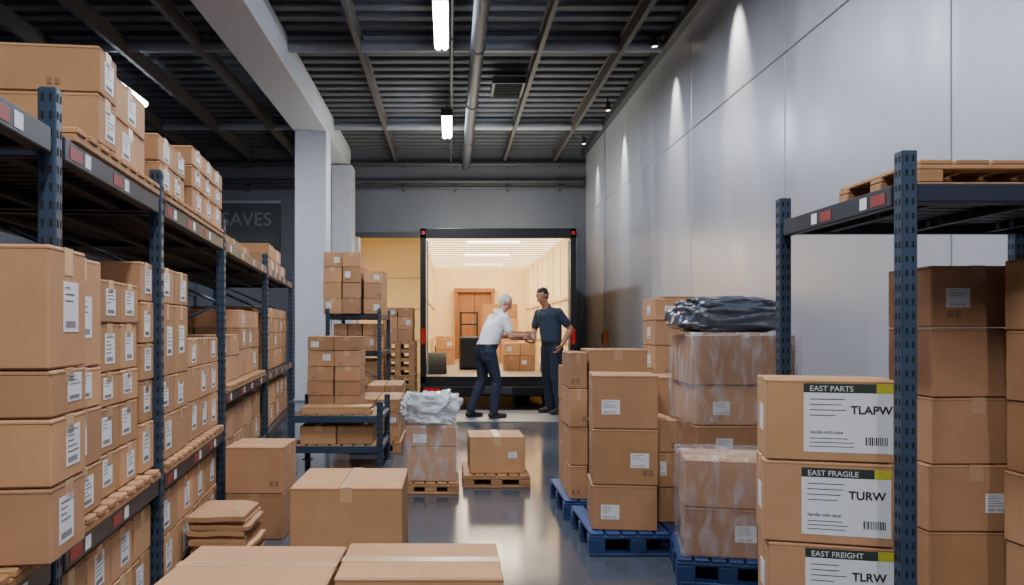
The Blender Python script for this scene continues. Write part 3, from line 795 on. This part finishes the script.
def person(name,origin,f,J,skin,hair,shirt,pants,shoe,pitch,hands,belly=1.):
    B=Body(); V=Vector
    pel,ch,nk,hd=V(J['pelvis']),V(J['chest']),V(J['neck']),V(J['head'])
    ex,h=head(B,hd,pitch,skin,hair)
    B.seg(nk-V((.0,0,.03)),hd+V((-.03,0,-.07)),.060,.055,skin)
    up=(nk-pel)
    B.seg(pel+V((0,0,.03)),ch,.136,.134,shirt,.82*belly); B.seg(ch,nk+V((-.01,0,-.12)),.134,.10,shirt,.87)
    for s in (-1,1):
        B.seg(pel+V((0,s*.05,.03)),pel+V((0,s*.05,.02))+up*.15,.128,.124,shirt,.82*belly)
        B.seg(pel+up*.12+V((0,s*.045,0)),ch+V((0,s*.07,.0)),.126,.124,shirt,.85*belly)
        B.seg(ch+V((0,s*.07,0)),nk+V((-.01,s*.095,-.11)),.124,.092,shirt,.87)
        B.seg(nk+V((-.012,s*.03,-.045)),V(J['sh'+'RL'[s>0]])+V((-.0,-s*.02,.0)),.055,.062,shirt)
        shv=V(J['sh'+'RL'[s>0]]); B.seg(shv+V((0,-s*.03,-.02)),ch+V((0,s*.09,.06)),.07,.09,shirt)
    B.seg(nk+V((-.005,0,-.025)),nk+V((.0,0,-.004)),.068,.066,shirt)
    for s in (-1,1):
        k='RL'[s>0]
        hip=pel+V((0,s*.088,-.03))
        B.seg(pel+V((0,s*.045,-.05)),pel+V((0,s*.045,.03)),.134,.132,pants,.84)
        B.seg(pel+V((-.03,s*.06,-.04)),hip+V((-.02,0,-.08)),.095,.09,pants)
        kn,an=V(J['kn'+k]),V(J['an'+k])
        B.seg(hip,kn,.108,.072,pants); 
        cf=kn+(an-kn)*.3+V((-.015,0,0)); B.seg(kn,cf,.071,.070,pants); B.seg(cf,an+V((0,0,.0)),.069,.060,pants)
        B.seg(kn+V((.012,0,0)),kn+V((.012,0,-.02)),.06,.06,pants)
        hl=V((an.x-.045,an.y,.04)); B.seg(hl,V((an.x+.05,an.y,.042)),.038,.040,shoe); B.seg(V((an.x+.05,an.y,.04)),V((an.x+.165,an.y+s*.015,.03)),.040,.030,shoe)
        for o_ in (0,.025,-.025): B.seg(V((an.x-.05,an.y+o_,.014)),V((an.x+.165,an.y+o_+s*.015,.014)),.014,.014,shoe)
        B.seg(an,V((an.x,an.y,.06)),.045,.042,shoe)
    for s in (-1,1):
        k='RL'[s>0]; sh,el,wr=V(J['sh'+k]),V(J['el'+k]),V(J['wr'+k])
        B.seg(sh,sh+(el-sh)*.66,.067,.063,shirt)
        B.seg(sh,el,.054,.044,skin); fm=el+(wr-el)*.3; B.seg(el,fm,.043,.045,skin); B.seg(fm,wr,.045,.029,skin)
        hd_=hands[k]; B.hand(wr+(wr-el).normalized()*.012,hd_[0],hd_[1],hd_[2],skin,hd_[3])
    return build_person(name,origin,f,B.p,ex,pel.z+.085,shirt,pants)
J1=dict(pelvis=(-.05,0,.93),chest=(.05,0,1.18),neck=(.18,0,1.445),head=(.26,0,1.585),shR=(.145,-.19,1.37),shL=(.145,.19,1.37),
  elR=(.21,-.25,1.12),wrR=(.43,-.148,1.12),elL=(.21,.25,1.12),wrL=(.43,.148,1.12),
  knR=(.07,-.10,.50),anR=(.01,-.12,.09),knL=(-.05,.10,.50),anL=(-.22,.12,.10))
person('man_in_white_shirt',(.54,11.1,.0125),(.88,.42),J1,'skin1','hair_gray','shirt_white','jeans1','shoe',.5,
  dict(R=((1,.03,-.02),(0,-1,0),(0,0,1),.12),L=((1,-.03,-.02),(0,1,0),(0,0,1),.12)),belly=1.1)
J2=dict(pelvis=(0,0,.96),chest=(.03,0,1.25),neck=(.10,0,1.535),head=(.19,0,1.69),shR=(.07,-.195,1.455),shL=(.06,.195,1.46),
  elR=(.09,-.29,1.19),wrR=(.275,-.10,1.04),elL=(-.10,.275,1.22),wrL=(.03,.24,1.0),
  knL=(.035,.11,.51),anL=(-.02,.13,.09),knR=(-.0,-.11,.51),anR=(-.07,-.13,.09))
person('man_in_navy_shirt',(1.48,11.62,.0125),(-.80,-.60),J2,'skin2','hair_dark','shirt_navy','jeans2','shoe2',.42,
  dict(R=((1,.25,.0),(0,0,-1),(0,-1,0),.15),L=((.5,-.2,-.8),(-.6,1,0),(1,0,.5),.6)),belly=1.05)
a=math.atan2(.42,.88); b=MB()
carton(b,TR(.54+.56*math.cos(a),11.1+.56*math.sin(a),1.0745,a),.28,.243,.13,[('-y',.06,.0,.06,.05)],'x',1.1,marks=False); b.obj('cardboard_box')

# ------------------------------------------------------------------ world + camera
w=bpy.data.worlds.new('World'); S.world=w; w.use_nodes=True
w.node_tree.nodes['Background'].inputs[0].default_value=(.25,.3,.4,1); w.node_tree.nodes['Background'].inputs[1].default_value=.1
cam=bpy.data.cameras.new('camera'); cam.sensor_width=36; cam.lens=28.125; cam.shift_x=62/1024; cam.shift_y=35.5/1024; cam.clip_end=200
co=bpy.data.objects.new('camera',cam); co.location=(0,0,1.25); co.rotation_euler=(math.pi/2,0,0); S.collection.objects.link(co); S.camera=co
